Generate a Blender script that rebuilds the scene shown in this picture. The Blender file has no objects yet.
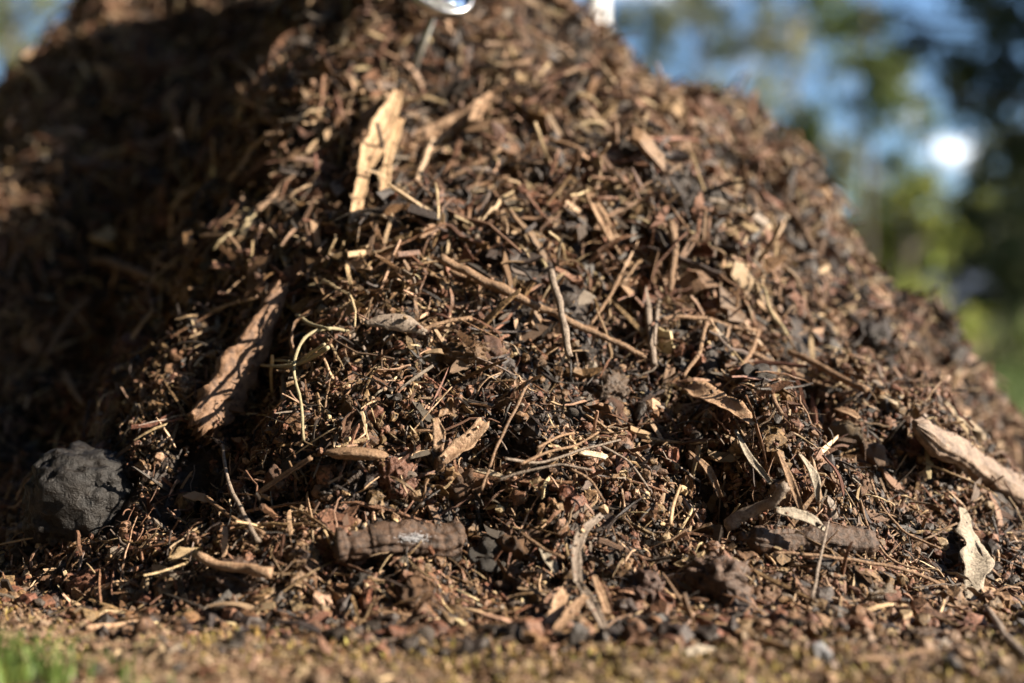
import bpy, math, random
import numpy as np
from mathutils import Vector, Matrix
rng = np.random.default_rng(7); random.seed(7)
sc = bpy.context.scene
COL = sc.collection
FPX = 1422.0; CAMZ = 0.22

# ------------------------------------------------------------------ noise
def _h(ix, iy, iz, s):
    n = (ix.astype(np.int64)*374761393 + iy.astype(np.int64)*668265263 + iz.astype(np.int64)*2147483647 + s*974634777) & 0xffffffff
    n = ((n ^ (n >> 13))*1274126177) & 0xffffffff
    n = ((n ^ (n >> 16))*2246822519) & 0xffffffff
    n = n ^ (n >> 15)
    return (n & 0xffffff)/float(0x7fffff) - 1.0
def vn(x, y, z=None, s=0):
    x = np.asarray(x, float); y = np.asarray(y, float)
    z = np.zeros_like(x) if z is None else np.asarray(z, float)
    ix, iy, iz = np.floor(x), np.floor(y), np.floor(z)
    fx, fy, fz = x-ix, y-iy, z-iz
    fx, fy, fz = [f*f*f*(f*(f*6-15)+10) for f in (fx, fy, fz)]
    r = 0
    for a in (0, 1):
        for b in (0, 1):
            for c in (0, 1):
                w = (fx if a else 1-fx)*(fy if b else 1-fy)*(fz if c else 1-fz)
                r = r + w*_h(ix+a, iy+b, iz+c, s)
    return r
def fbm(x, y, z=None, o=3, s=0, g=.5):
    r = 0; a = 1; f = 1
    for k in range(o):
        r = r + a*vn(x*f+k*7.3, y*f+k*3.1, None if z is None else z*f+k*1.7, s+k); a *= g; f *= 2.03
    return r

# ------------------------------------------------------------------ the lie of the land
P1 = (-0.15, 2.05); P2 = (-0.61, 2.34)
PR = [0, .12, .3, .43, .55, .65, .80, .93, 1.1, 1.6]
PZ = [1.02, .84, .622, .51, .385, .265, .105, .0, -.12, -.5]
A1 = [-180, -150, -125, -108, -90, -75, -62, -30, 0, 60, 120, 180]
S1 = [.66, .68, .78, .96, 1.0, 1.06, 1.11, 1.02, .95, .95, .82, .72]
A2 = [-180, -120, -90, -60, 0, 90, 180]
S2 = [.80, .86, .92, 1.0, 1.0, 1.0, .80]
def cone(x, y, P, A, S, hs=1.0):
    dx, dy = x-P[0], y-P[1]
    r = np.hypot(dx, dy); th = np.degrees(np.arctan2(dy, dx))
    s = sum(np.interp(th+o, A, S, period=360) for o in (-12, 0, 12))/3
    q = r/s
    return sum(np.interp(np.abs(q+o), PR, PZ) for o in (-.05, -.02, .02, .05))/4*hs
def H(x, y):
    x = np.asarray(x, float); y = np.asarray(y, float)
    wx = x + .035*vn(x*5, y*5, s=3); wy = y + .035*vn(x*5, y*5, s=4)
    a = cone(wx, wy, P1, A1, S1); b = cone(wx, wy, P2, A2, S2, .86)
    c = cone(wx, wy, (-.40, 2.36), A2, S2, .97)
    k = .03
    m = np.maximum(np.maximum(a, b), c); h = m + k*np.log(np.exp((a-m)/k)+np.exp((b-m)/k)+np.exp((c-m)/k))
    h = h + .075*np.exp(-((x-.36)**2+(y-2.0)**2)/.012) + .03*np.exp(-((x-.62)**2+(y-1.75)**2)/.01) - .04*np.exp(-((x-.53)**2+(y-1.95)**2)/.006)
    n = .033*fbm(x*8, y*8, o=2, s=11) + .020*fbm(x*22, y*22, o=2, s=21) + .009*fbm(x*60, y*60, o=2, s=31)
    # ridged gullies give the slope its ledges
    n = n + .016*(1-2*np.abs(vn(x*9+h*4, y*9, s=41)))
    w = np.clip((h+.02)/.1, 0, 1)
    h = h + n*w
    # a gully between the two heaps
    d = (x+.36)*.93 + (y-1.8)*(-.30)
    h = h - .06*np.exp(-(d/.09)**2)*np.clip(h/.15, 0, 1)
    return h
def G(x, y):
    r = np.hypot(x, y-1); f = np.exp(-(r/4)**2)
    g = (.006*fbm(x*9, y*9, o=2, s=51) + .0035*fbm(x*45, y*45, o=3, s=61))*f
    return g + .03*vn(x*.25, y*.25, s=71)*(1-np.exp(-(r/3)**2))
def S(x, y):
    h = H(x, y); g = G(x, y); k = .006
    m = np.maximum(h, g); return m + k*np.log(np.exp((h-m)/k)+np.exp((g-m)/k))
def Nrm(x, y, e=.012):
    gx = (S(x+e, y)-S(x-e, y))/(2*e); gy = (S(x, y+e)-S(x, y-e))/(2*e)
    n = np.stack([-gx, -gy, np.ones_like(gx)], -1)
    return n/np.linalg.norm(n, axis=-1, keepdims=True)
GX, GY = np.arange(-1.6, 1.4, .004), np.arange(.4, 3.6, .004)
_gx, _gy = np.meshgrid(GX, GY)
_HG = H(_gx, _gy); _SG = S(_gx, _gy)
def bil(A, x, y):
    u = np.clip((np.asarray(x, float)-GX[0])/.004, 0, len(GX)-1.001); v = np.clip((np.asarray(y, float)-GY[0])/.004, 0, len(GY)-1.001)
    i = u.astype(int); j = v.astype(int); u = u-i; v = v-j
    return (A[j, i]*(1-u)+A[j, i+1]*u)*(1-v)+(A[j+1, i]*(1-u)+A[j+1, i+1]*u)*v
H = lambda x, y: bil(_HG, x, y)
S = lambda x, y: bil(_SG, x, y)
_D = np.arange(.7, 3.2, .004)
def hit(px, py):
    """where the line of sight through a photo pixel meets the land"""
    px = np.atleast_1d(np.asarray(px, float)); py = np.atleast_1d(np.asarray(py, float))
    X = (px[:, None]-512)/FPX*_D; Z = CAMZ-(py[:, None]-341.5)/FPX*_D
    Y = np.broadcast_to(_D, X.shape)
    below = Z < S(X, Y)
    i = np.where(below.any(1), below.argmax(1), -1)
    d = np.where(i >= 0, _D[i], np.nan)
    return d
def P3(px, py, d):
    return np.stack([(np.asarray(px)-512)/FPX*d, d, CAMZ-(np.asarray(py)-341.5)/FPX*d], -1)
def proj(P):
    return 512+FPX*P[..., 0]/P[..., 1], 341.5-FPX*(P[..., 2]-CAMZ)/P[..., 1]

# ------------------------------------------------------------------ mesh building
def mesh_from(name, V, F, mats, midx=None, smooth=False):
    """F: list of integer arrays (n,3) or (n,4); midx: list of arrays or None"""
    me = bpy.data.meshes.new(name)
    V = np.ascontiguousarray(V, np.float32)
    me.vertices.add(len(V)); me.vertices.foreach_set('co', V.ravel())
    loops = np.concatenate([f.ravel() for f in F]).astype(np.int32)
    tot = np.concatenate([np.full(len(f), f.shape[1], np.int32) for f in F])
    st = np.concatenate([[0], np.cumsum(tot)[:-1]]).astype(np.int32)
    me.loops.add(len(loops)); me.loops.foreach_set('vertex_index', loops)
    me.polygons.add(len(tot)); me.polygons.foreach_set('loop_start', st); me.polygons.foreach_set('loop_total', tot)
    if midx is not None:
        me.polygons.foreach_set('material_index', np.concatenate(midx).astype(np.int32))
    me.polygons.foreach_set('use_smooth', np.full(len(tot), smooth))
    for m in mats: me.materials.append(m)
    me.update(calc_edges=True)
    return me
def link(name, me, parent=None):
    o = bpy.data.objects.new(name, me); COL.objects.link(o)
    if parent is not None: o.parent = parent
    return o
def tag(o, label=None, cat=None, group=None, kind=None):
    if label: o['label'] = label
    if cat: o['category'] = cat
    if group: o['group'] = group
    if kind: o['kind'] = kind
    return o

class Acc:
    def __init__(s): s.V = []; s.F = {3: [], 4: []}; s.M = {3: [], 4: []}; s.n = 0
    def add(s, V, F, pos, R, sc_, mi):
        """copies of one template: V (v,3), F list of arrays, pos (N,3), R (N,3,3), sc_ (N,3), mi (N,)"""
        N = len(pos)
        if N == 0: return
        W = np.einsum('nij,nvj->nvi', R, V[None]*sc_[:, None, :]) + pos[:, None, :]
        off = s.n + np.arange(N)*len(V)
        for f in F:
            k = f.shape[1]
            s.F[k].append((f[None]+off[:, None, None]).reshape(-1, k))
            s.M[k].append(np.repeat(mi, len(f)))
        s.V.append(W.reshape(-1, 3)); s.n += N*len(V)
    def build(s, name, mats, smooth=False, parent=None):
        F = [np.concatenate(s.F[k]) for k in (3, 4) if s.F[k]]
        M = [np.concatenate(s.M[k]) for k in (3, 4) if s.F[k]]
        return link(name, mesh_from(name, np.concatenate(s.V), F, mats, M, smooth), parent)

# ------------------------------------------------------------------ templates (length along x, about one unit)
def t_strip(n, W, T, bend=0., twist=0., rag=.15, taper=.5, seed=0):
    r = np.random.default_rng(seed)
    V = []; ph = r.uniform(0, 6.28)
    for i in range(n+1):
        u = i/n; x = u-.5
        w = W*(1-taper*abs(2*u-1)**2)*r.uniform(.75, 1.2); y0 = .12*W*np.sin(ph+4*u)
        z = bend*(4*x*x-1)*-.5 + T*.3*r.normal()
        a = twist*(u-.5); ca, sa = math.cos(a), math.sin(a)
        ex = r.uniform(-rag, rag, 2)*W*(2.2 if i in (0, n) else .4)
        for (sy, sz) in ((-1, -1), (1, -1), (1, 1), (-1, 1)):
            yy = sy*w*.5; zz = sz*T*.5*r.uniform(.7, 1.2)
            V.append((x+ex[0 if sy < 0 else 1], y0+yy*ca-zz*sa, z+yy*sa+zz*ca))
    F = [(i*4+k, (i+1)*4+k, (i+1)*4+(k+1) % 4, i*4+(k+1) % 4) for i in range(n) for k in range(4)]
    F = [tuple(reversed(f)) for f in F]
    F += [(0, 1, 2, 3)[::-1], (n*4, n*4+1, n*4+2, n*4+3)]
    return np.array(V), [np.array(F)]
def t_twig(n, r0, bend, kink, k=5, seed=0):
    r = np.random.default_rng(seed); V = []; y = z = 0.
    ry, rz = r.normal(0, kink, 2); ctr = []
    for i in range(n+1):
        x = i/n-.5
        ctr.append((x, bend*(.5-2*x*x)+y, z)); y += r.normal(0, kink)/n*2; z += r.normal(0, kink)/n*2
    for i in range(n+1):
        rr = r0*(1-.45*i/n)*r.uniform(.85, 1.2)
        for q in range(k):
            a = 2*math.pi*q/k
            V.append((ctr[i][0], ctr[i][1]+rr*math.cos(a), ctr[i][2]+rr*math.sin(a)))
    V.append((ctr[0][0]-r0*.3, ctr[0][1], ctr[0][2])); V.append((ctr[n][0]+r0*.3, ctr[n][1], ctr[n][2]))
    Q = [(i*k+q, i*k+(q+1) % k, (i+1)*k+(q+1) % k, (i+1)*k+q)[::-1] for i in range(n) for q in range(k)]
    Tt = [(len(V)-2, q, (q+1) % k) for q in range(k)] + [(len(V)-1, n*k+(q+1) % k, n*k+q) for q in range(k)]
    return np.array(V), [np.array(Tt), np.array(Q)]
import bmesh
def ico(sub):
    bm = bmesh.new(); bmesh.ops.create_icosphere(bm, subdivisions=sub, radius=.5)
    V = np.array([v.co[:] for v in bm.verts]); F = np.array([[v.index for v in f.verts] for f in bm.faces]); bm.free()
    return V, F
ICO = {k: ico(k) for k in (1, 2, 3, 4, 5)}
def t_crumb(sub, amp, f, seed):
    V, F = ICO[sub]; V = V.copy()
    d = fbm(V[:, 0]*f+seed, V[:, 1]*f, V[:, 2]*f, o=2, s=seed)
    V = V*(1+amp*d[:, None]); V[:, 2] *= .8
    return V, [F]
def t_leaf(seed, fold=.2, curl=.3, wob=.1, ncol=4, nrow=8, W=.36, T=.012):
    r = np.random.default_rng(seed); top = []; c = curl*r.choice([-1, 1]); tw = r.uniform(-.8, .8); sk = r.uniform(-.12, .12)
    for i in range(nrow+1):
        u = i/nrow
        w = W*(math.sin(math.pi*min(max(u, .03), .985)**.85)**.8)
        a = c*(u-.5)*3.0
        X = math.sin(a)/max(abs(c)*3, .05) if abs(c) > .02 else u-.5
        Z = (1-math.cos(a))/(max(abs(c)*3, .05))*np.sign(c)
        for j in range(ncol+1):
            v = j/ncol*2-1
            y = v*w*.5*(1+.12*r.normal()*(abs(v) > .9)) + sk*math.sin(3*u)
            z = abs(v)*fold*w + wob*.12*math.sin(u*9+v*3+seed)*abs(v)
            t = tw*(u-.5); y, z = y*math.cos(t)-z*math.sin(t), y*math.sin(t)+z*math.cos(t)
            top.append((X-z*math.sin(a), y, Z+z*math.cos(a)))
    top = np.array(top); bot = top.copy(); bot[:, 2] -= T
    V = np.concatenate([top, bot]); m = ncol+1; o = len(top); F = []
    for i in range(nrow):
        for j in range(ncol):
            a, b, c_, d = i*m+j, (i+1)*m+j, (i+1)*m+j+1, i*m+j+1
            F.append((a, b, c_, d)); F.append((d+o, c_+o, b+o, a+o))
    edge = [j for j in range(m)] + [i*m+ncol for i in range(1, nrow+1)] + [nrow*m+j for j in range(ncol-1, -1, -1)] + [i*m for i in range(nrow-1, 0, -1)]
    for a, b in zip(edge, edge[1:]+edge[:1]): F.append((a, b, b+o, a+o))
    return V, [np.array(F)]

CHIP = [t_strip(4, w, t, b, tw, .35, tp, s) for s, (w, t, b, tw, tp) in enumerate([(.24, .09, .05, .3, .1), (.34, .12, .08, .2, .15), (.17, .08, .0, .5, .2), (.42, .1, .1, .3, .0), (.2, .12, .08, -.4, .3), (.28, .08, -.08, .4, .1), (.5, .14, .05, .1, .1), (.13, .08, .06, .6, .2)])]
SHRED = [t_strip(6, w, .035, b, tw, .3, tp, 40+s) for s, (w, b, tw, tp) in enumerate([(.07, .15, 1.4, .4), (.045, -.2, 2.2, .6), (.11, .25, .8, .3), (.035, .12, 3.0, .7), (.06, .4, -1.6, .4), (.13, .08, .5, .4), (.09, -.06, .9, .2), (.05, .05, .3, .5)])]
TWIG = [t_twig(6, r0, b, k, 5, 80+s) for s, (r0, b, k) in enumerate([(.022, .05, .06), (.03, .16, .1), (.016, -.1, .12), (.04, .03, .05), (.02, .3, .08), (.03, -.06, .14)])]
def t_fork(a, b, u, ang):
    V, F = a; W, G_ = b; W = W*np.array([.55, .9, .9]); W[:, 0] += .27; c, s_ = math.cos(ang), math.sin(ang)
    W = np.stack([W[:, 0]*c-W[:, 1]*s_+u, W[:, 0]*s_+W[:, 1]*c+a[0][:, 1].mean(), W[:, 2]], -1)
    return np.concatenate([V, W]), [np.concatenate([f, g+len(V)]) for f, g in zip(F, G_)]
FORK = [t_fork(TWIG[0], TWIG[2], -.1, .7), t_fork(TWIG[3], TWIG[1], .0, -.6), t_fork(TWIG[5], TWIG[4], -.2, .5)]
CRUMB = [t_crumb(2, .45, 2.6, s) for s in range(6)]; GRIT = [t_crumb(1, .5, 2.2, s) for s in range(6)]
CLOD = [t_crumb(4, .5, 3.4, 20+s) for s in range(6)]
LEAF = [t_leaf(s, f, c, w) for s, (f, c, w) in enumerate([(.1, .25, .5), (.3, .4, .3), (.05, .15, 1.), (.4, .2, .6), (.2, .5, .9), (.15, .1, .4)])]

# ------------------------------------------------------------------ materials
def mat(name, col, col2=None, rough=.6, spec=.35, scale=420., bump=.7, bdist=.0012, var=.35, hue=.02, stretch=None, metallic=0., detail=4):
    m = bpy.data.materials.new(name); m.use_nodes = True; nt = m.node_tree; N = nt.nodes; L = nt.links
    b = N['Principled BSDF']; b.inputs['Roughness'].default_value = rough; b.inputs['Specular IOR Level'].default_value = spec; b.inputs['Metallic'].default_value = metallic
    tc = N.new('ShaderNodeTexCoord'); src = tc.outputs['Object']
    if stretch:
        mp = N.new('ShaderNodeMapping'); mp.inputs['Scale'].default_value = stretch; L.new(src, mp.inputs[0]); src = mp.outputs[0]
    no = N.new('ShaderNodeTexNoise'); no.inputs['Scale'].default_value = scale; no.inputs['Detail'].default_value = detail; no.inputs['Roughness'].default_value = .65
    L.new(src, no.inputs['Vector'])
    mx = N.new('ShaderNodeMix'); mx.data_type = 'RGBA'
    c2 = col2 or tuple(c*.45 for c in col)
    mx.inputs[6].default_value = (*col, 1); mx.inputs[7].default_value = (*c2, 1)
    rmp = N.new('ShaderNodeMapRange'); rmp.inputs[1].default_value = .4; rmp.inputs[2].default_value = .66; L.new(no.outputs['Fac'], rmp.inputs[0]); L.new(rmp.outputs[0], mx.inputs[0])
    geo = N.new('ShaderNodeNewGeometry'); oi = N.new('ShaderNodeObjectInfo')
    ad = N.new('ShaderNodeMath'); ad.operation = 'ADD'; L.new(geo.outputs['Random Per Island'], ad.inputs[0]); L.new(oi.outputs['Random'], ad.inputs[1])
    fr = N.new('ShaderNodeMath'); fr.operation = 'FRACT'; L.new(ad.outputs[0], fr.inputs[0])
    v = N.new('ShaderNodeMapRange'); v.inputs[3].default_value = 1-var; v.inputs[4].default_value = 1+var; L.new(fr.outputs[0], v.inputs[0])
    m7 = N.new('ShaderNodeMath'); m7.operation = 'MULTIPLY'; m7.inputs[1].default_value = 7.31; L.new(fr.outputs[0], m7.inputs[0])
    f2 = N.new('ShaderNodeMath'); f2.operation = 'FRACT'; L.new(m7.outputs[0], f2.inputs[0])
    h = N.new('ShaderNodeMapRange'); h.inputs[3].default_value = .5-hue; h.inputs[4].default_value = .5+hue; L.new(f2.outputs[0], h.inputs[0])
    hs = N.new('ShaderNodeHueSaturation'); L.new(mx.outputs[2], hs.inputs['Color']); L.new(v.outputs[0], hs.inputs['Value']); L.new(h.outputs[0], hs.inputs['Hue'])
    L.new(hs.outputs[0], b.inputs['Base Color'])
    if bump:
        bp = N.new('ShaderNodeBump'); bp.inputs['Strength'].default_value = bump; bp.inputs['Distance'].default_value = bdist
        L.new(no.outputs['Fac'], bp.inputs['Height']); L.new(bp.outputs[0], b.inputs['Normal'])
    m['b'] = 0
    return m
PAL = {
 'brown':  mat('brown_wood', (.195, .112, .060), (.038, .021, .012)),
 'reddish brown': mat('red_brown_bark', (.160, .078, .039), (.034, .017, .010)),
 'dark brown': mat('dark_humus', (.030, .018, .012), (.009, .006, .004), rough=.6, spec=.5),
 'tan':    mat('tan_wood', (.42, .285, .175), (.16, .10, .06)),
 'grey':   mat('grey_weathered_wood', (.21, .165, .13), (.075, .058, .045)),
 'straw coloured': mat('straw', (.48, .37, .24), (.33, .23, .12)),
}
PN = list(PAL); PM = [PAL[k] for k in PN]
def mi_draw(N, w):
    w = np.array(w, float); return rng.choice(len(w), N, p=w/w.sum())
M_soil = mat('soil', (.13, .085, .052), (.05, .032, .02), scale=180, bump=.8, bdist=.003, var=0, hue=0)
M_soilbit = mat('soil_crumb', (.215, .145, .088), (.10, .064, .04), var=.4)
M_moss = mat('yellow_moss', (.24, .17, .045), (.13, .10, .03), var=.4, hue=.03)
M_grass = mat('grass_blade', (.10, .15, .03), (.06, .10, .02), var=.35, hue=.03, bump=0)
M_char = mat('charred_wood', (.015, .014, .014), (.011, .007, .005), rough=.5, spec=.35, scale=70, bump=1., bdist=.006, var=0, detail=8)
M_white = mat('white_paint', (.82, .83, .84), (.76, .77, .78), rough=.4, bump=.05, var=0, hue=0, scale=20)
M_mold = mat('white_mould', (.50, .50, .52), (.34, .34, .36), var=.1, rough=.9)
M_steel = mat('brushed_steel', (.62, .62, .62), (.5, .5, .5), rough=.34, metallic=1., scale=60, bump=.08, var=0, hue=0)
M_stem = mat('dull_steel', (.40, .38, .35), (.3, .28, .25), rough=.38, metallic=.9, scale=60, bump=.1, var=0, hue=0)
M_face = mat('dial_white', (.8, .8, .78), (.78, .78, .76), rough=.5, var=0, hue=0, bump=0)
M_black = mat('black_print', (.02, .02, .02), (.02, .02, .02), var=0, hue=0, bump=0)
M_glass = bpy.data.materials.new('dial_glass'); M_glass.use_nodes = True
_b = M_glass.node_tree.nodes['Principled BSDF']; _b.inputs['Transmission Weight'].default_value = 1; _b.inputs['Roughness'].default_value = .02; _b.inputs['IOR'].default_value = 1.45

# ------------------------------------------------------------------ hero pieces
DUST = []
HER = []      # (px, py, phrase)
MASK = np.full((690, 1030), 99.)
def paint(px, py, d, w):
    for x, y, dd, ww in zip(px, py, d, w):
        x0, x1 = int(max(0, x-ww)), int(min(1029, x+ww+1)); y0, y1 = int(max(0, y-ww)), int(min(689, y+ww+1))
        if x1 > x0 and y1 > y0: MASK[y0:y1, x0:x1] = np.minimum(MASK[y0:y1, x0:x1], dd)
def spline(pts, n):
    p = np.array(pts, float)
    t = np.concatenate([[0], np.cumsum(np.linalg.norm(np.diff(p[:, :2], axis=0), axis=1))]); t /= t[-1]
    if len(p) == 2: u = np.linspace(0, 1, n); return p[0]+(p[1]-p[0])*u[:, None]
    u = np.linspace(0, 1, n); out = np.zeros((n, p.shape[1]))
    m = np.gradient(p, t, axis=0)
    i = np.clip(np.searchsorted(t, u, side='right')-1, 0, len(t)-2); h = t[i+1]-t[i]; s = ((u-t[i])/h)[:, None]; h = h[:, None]
    return (2*s**3-3*s**2+1)*p[i]+(s**3-2*s**2+s)*h*m[i]+(-2*s**3+3*s**2)*p[i+1]+(s**3-s**2)*h*m[i+1]
def path3(pts, n, lift, follow=.0, d0=None):
    """pts: photo px, py (, extra lift) along the piece; laid on the slope and kept stiff"""
    pts = [(*p, 0.) if len(p) == 2 else p for p in pts]
    q = spline(pts, n)
    d = hit(q[:, 0], q[:, 1]); ok = ~np.isnan(d)
    if not ok.all(): d = np.interp(np.arange(n), np.where(ok)[0], d[ok]) if ok.any() else np.full(n, 2.)
    u = np.linspace(-1, 1, n); a = np.polyfit(u, d, 1); fit = np.polyval(a, u)
    fit = fit + np.clip((np.percentile(d-fit, 35)), -.03, 0)
    dd = fit*(1-follow)+d*follow - lift - q[:, 2]
    if d0 is not None: dd = np.full(n, d0)
    return P3(q[:, 0], q[:, 1], dd), q, dd
def frames(C, up):
    T = np.gradient(C, axis=0); T /= np.linalg.norm(T, axis=1, keepdims=True)
    U = up - (up*T).sum(1, keepdims=True)*T; U /= np.linalg.norm(U, axis=1, keepdims=True)
    return T, np.cross(U, T), U
def tube_mesh(C, R, k=10, flat=1., rough=.12, seed=0, up=None, ends=.35, f=60., groove=0.):
    n = len(C); up = np.tile([[.15, -.75, .65]], (n, 1)) if up is None else up
    T, B, U = frames(C, up); V = []
    for i in range(n):
        a = np.arange(k)*2*math.pi/k
        ring = np.cos(a)[:, None]*B[i]+np.sin(a)[:, None]*U[i]*flat
        P = C[i]+ring*R[i]
        nz = fbm(P[:, 0]*f+seed, P[:, 1]*f, P[:, 2]*f, o=3, s=seed)
        gv = groove*(1-2.2*np.abs(vn(np.cos(a)*4+seed, np.sin(a)*4, np.full(k, i*.035), s=seed+5)))+groove*.55*vn(np.cos(a)*13+seed, np.sin(a)*13, np.full(k, i*.07), s=seed+6) if groove else 0
        V.append(C[i]+ring*(R[i]*(1+rough*nz+gv))[:, None])
    r = np.random.default_rng(seed)
    V[0] = V[0] - T[0]*r.uniform(0, 1, (k, 1))*R[0]*ends; V[-1] = V[-1] + T[-1]*r.uniform(0, 1, (k, 1))*R[-1]*ends
    V = np.concatenate(V+[(C[0]-T[0]*R[0]*.1)[None], (C[-1]+T[-1]*R[-1]*.1)[None]])
    Q = [(i*k+q, (i+1)*k+q, (i+1)*k+(q+1) % k, i*k+(q+1) % k) for i in range(n-1) for q in range(k)]
    m = len(V)-2
    Tt = [(m, q, (q+1) % k) for q in range(k)] + [(m+1, (n-1)*k+(q+1) % k, (n-1)*k+q) for q in range(k)]
    return V, [np.array(Tt), np.array(Q)]
def finish(name, V, F, m, label, cat, q, dd, wpx, group=None, phrase=None, parent=None, smooth=True):
    C = V.mean(0)
    if parent is not None:
        o = link(name, mesh_from(name, V-np.array(parent.location), F, [m], None, smooth), parent)
    else:
        o = link(name, mesh_from(name, V-C, F, [m], None, smooth)); o.location = C
        tag(o, label, cat, group)
        if phrase: HER.append((q[:, 0].mean(), q[:, 1].mean(), phrase))
    paint(q[:, 0], q[:, 1], dd, np.asarray(wpx)*(.33 if name in ('rotten_log', 'dark_branch') else .42 if np.mean(wpx) > 10 else .85))
    if np.mean(wpx) > 3.5: DUST.append((q, dd, wpx))
    if name in ('rotten_log', 'dark_branch'): DUST.extend([(q, dd, wpx)]*6)
    return o
def stick(name, pts, w0, w1, m, label=None, cat='stick', lift=.012, rough=.15, flat=.85, group=None, phrase=None, parent=None, n=None, d0=None, follow=0., knots=0, seed=None, k=10):
    L = sum(math.dist(a[:2], b[:2]) for a, b in zip(pts, pts[1:]))
    n = n or max(8, int(L/3.5)); seed = seed if seed is not None else (len(HER)*7+int(pts[0][0])) % 1000
    if w0 > 20: n = int(L/1.6); k = 48
    C, q, dd = path3(pts, n, lift, follow, d0)
    w = np.linspace(w0, w1, n); r = w/2*dd/FPX
    fat = w0 > 20
    r = r*(1+(.06*vn(np.arange(n)*.055, np.zeros(n), s=seed+1) if fat else 0)+(.04 if fat else .10)*vn(np.arange(n)*.45, np.zeros(n), s=seed))
    if fat: uu = np.linspace(0, 1, n); r = r*np.clip(.35+uu*7+.5*vn(uu*20, uu*0, s=seed), .3, 1)*np.clip(.25+(1-uu)*8+.4*vn(uu*23, uu*0+3, s=seed), .25, 1)
    for j in range(knots):
        c = random.uniform(.1, .9)*n; r = r*(1+.35*np.exp(-((np.arange(n)-c)/1.3)**2))
    C = C+np.stack([vn(np.arange(n)*(.06 if fat else .23), np.zeros(n)+5, s=seed+k_)*r*(.13 if fat else .5) for k_ in range(3)], -1)
    V, F = tube_mesh(C, r, k, flat, rough*(.28 if fat else 1), seed, f=1/np.mean(r)*(1.3 if fat else .45), groove=.13 if fat else 0)
    return finish(name, V, F, m, label, cat, q, dd, w/2+1, group, phrase, parent)
def strip(name, pts, W, m, label=None, cat='bark strip', lift=.012, thick=.0012, cup=.25, tw=0., group=None, phrase=None, parent=None, rag=.2, n=None, d0=None, follow=0., tilt=0., wav=.0, end=(.5, .5), seed=None):
    """a flat piece: W = list of widths in photo px along it"""
    L = sum(math.dist(a[:2], b[:2]) for a, b in zip(pts, pts[1:]))
    n = n or max(10, int(L/2.5)); seed = seed if seed is not None else (len(HER)*5+int(pts[0][1])) % 1000
    C, q, dd = path3(pts, n, lift, follow, d0)
    u = np.linspace(0, 1, n); w = np.interp(u, np.linspace(0, 1, len(W)), W)*dd/FPX
    up = np.tile([[.1, -.8, .6]], (n, 1)); T, B, U = frames(C, up)
    a = tilt + tw*(u-.5); ca, sa = np.cos(a)[:, None], np.sin(a)[:, None]
    B, U = B*ca+U*sa, U*ca-B*sa
    nv = 14 if thick > .003 else 6; top = []
    for j in range(nv+1):
        v = j/nv*2-1
        e = (1+rag*fbm(u*L/14+j*(.3), u*0+j*.25, o=3, s=seed)*abs(v)) * w*.5
        zz = cup*w*.5*(v*v) + wav*w*np.sin(u*9+v*2+seed) + .05*w*fbm(u*L/10, u*0+v*2, o=2, s=seed+3) + (.05*w*(1-2*np.abs(vn(u*L/26, u*0+v*4.5, s=seed+8)))+.03*w*vn(u*L/5, u*0+v*7, s=seed+9) if thick > .003 else 0)
        ext = np.zeros(n); ext[0] = -end[0]*w[0]*random.uniform(-.2, 1); ext[-1] = end[1]*w[-1]*random.uniform(-.2, 1)
        top.append(C+B*(e*v)[:, None]+U*zz[:, None]+T*ext[:, None])
    top = np.stack(top, 1).reshape(-1, 3); mm = nv+1
    th = thick*(1+.4*vn(np.arange(len(top))*.7, np.zeros(len(top)), s=seed))
    bot = top - np.repeat(U, mm, 0)*th[:, None]; o = len(top); V = np.concatenate([top, bot]); F = []
    for i in range(n-1):
        for j in range(nv):
            A, Bq, Cq, Dq = i*mm+j, (i+1)*mm+j, (i+1)*mm+j+1, i*mm+j+1
            F += [(Dq, Cq, Bq, A), (A+o, Bq+o, Cq+o, Dq+o)]
    edge = list(range(mm)) + [i*mm+nv for i in range(1, n)] + [(n-1)*mm+j for j in range(nv-1, -1, -1)] + [i*mm for i in range(n-2, 0, -1)]
    for A, Bq in zip(edge, edge[1:]+edge[:1]): F.append((Bq, A, A+o, Bq+o))
    return finish(name, V, [np.array(F)], m, label, cat, q, dd, np.interp(u, np.linspace(0, 1, len(W)), W)/2, group, phrase, parent, smooth=True)
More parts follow.
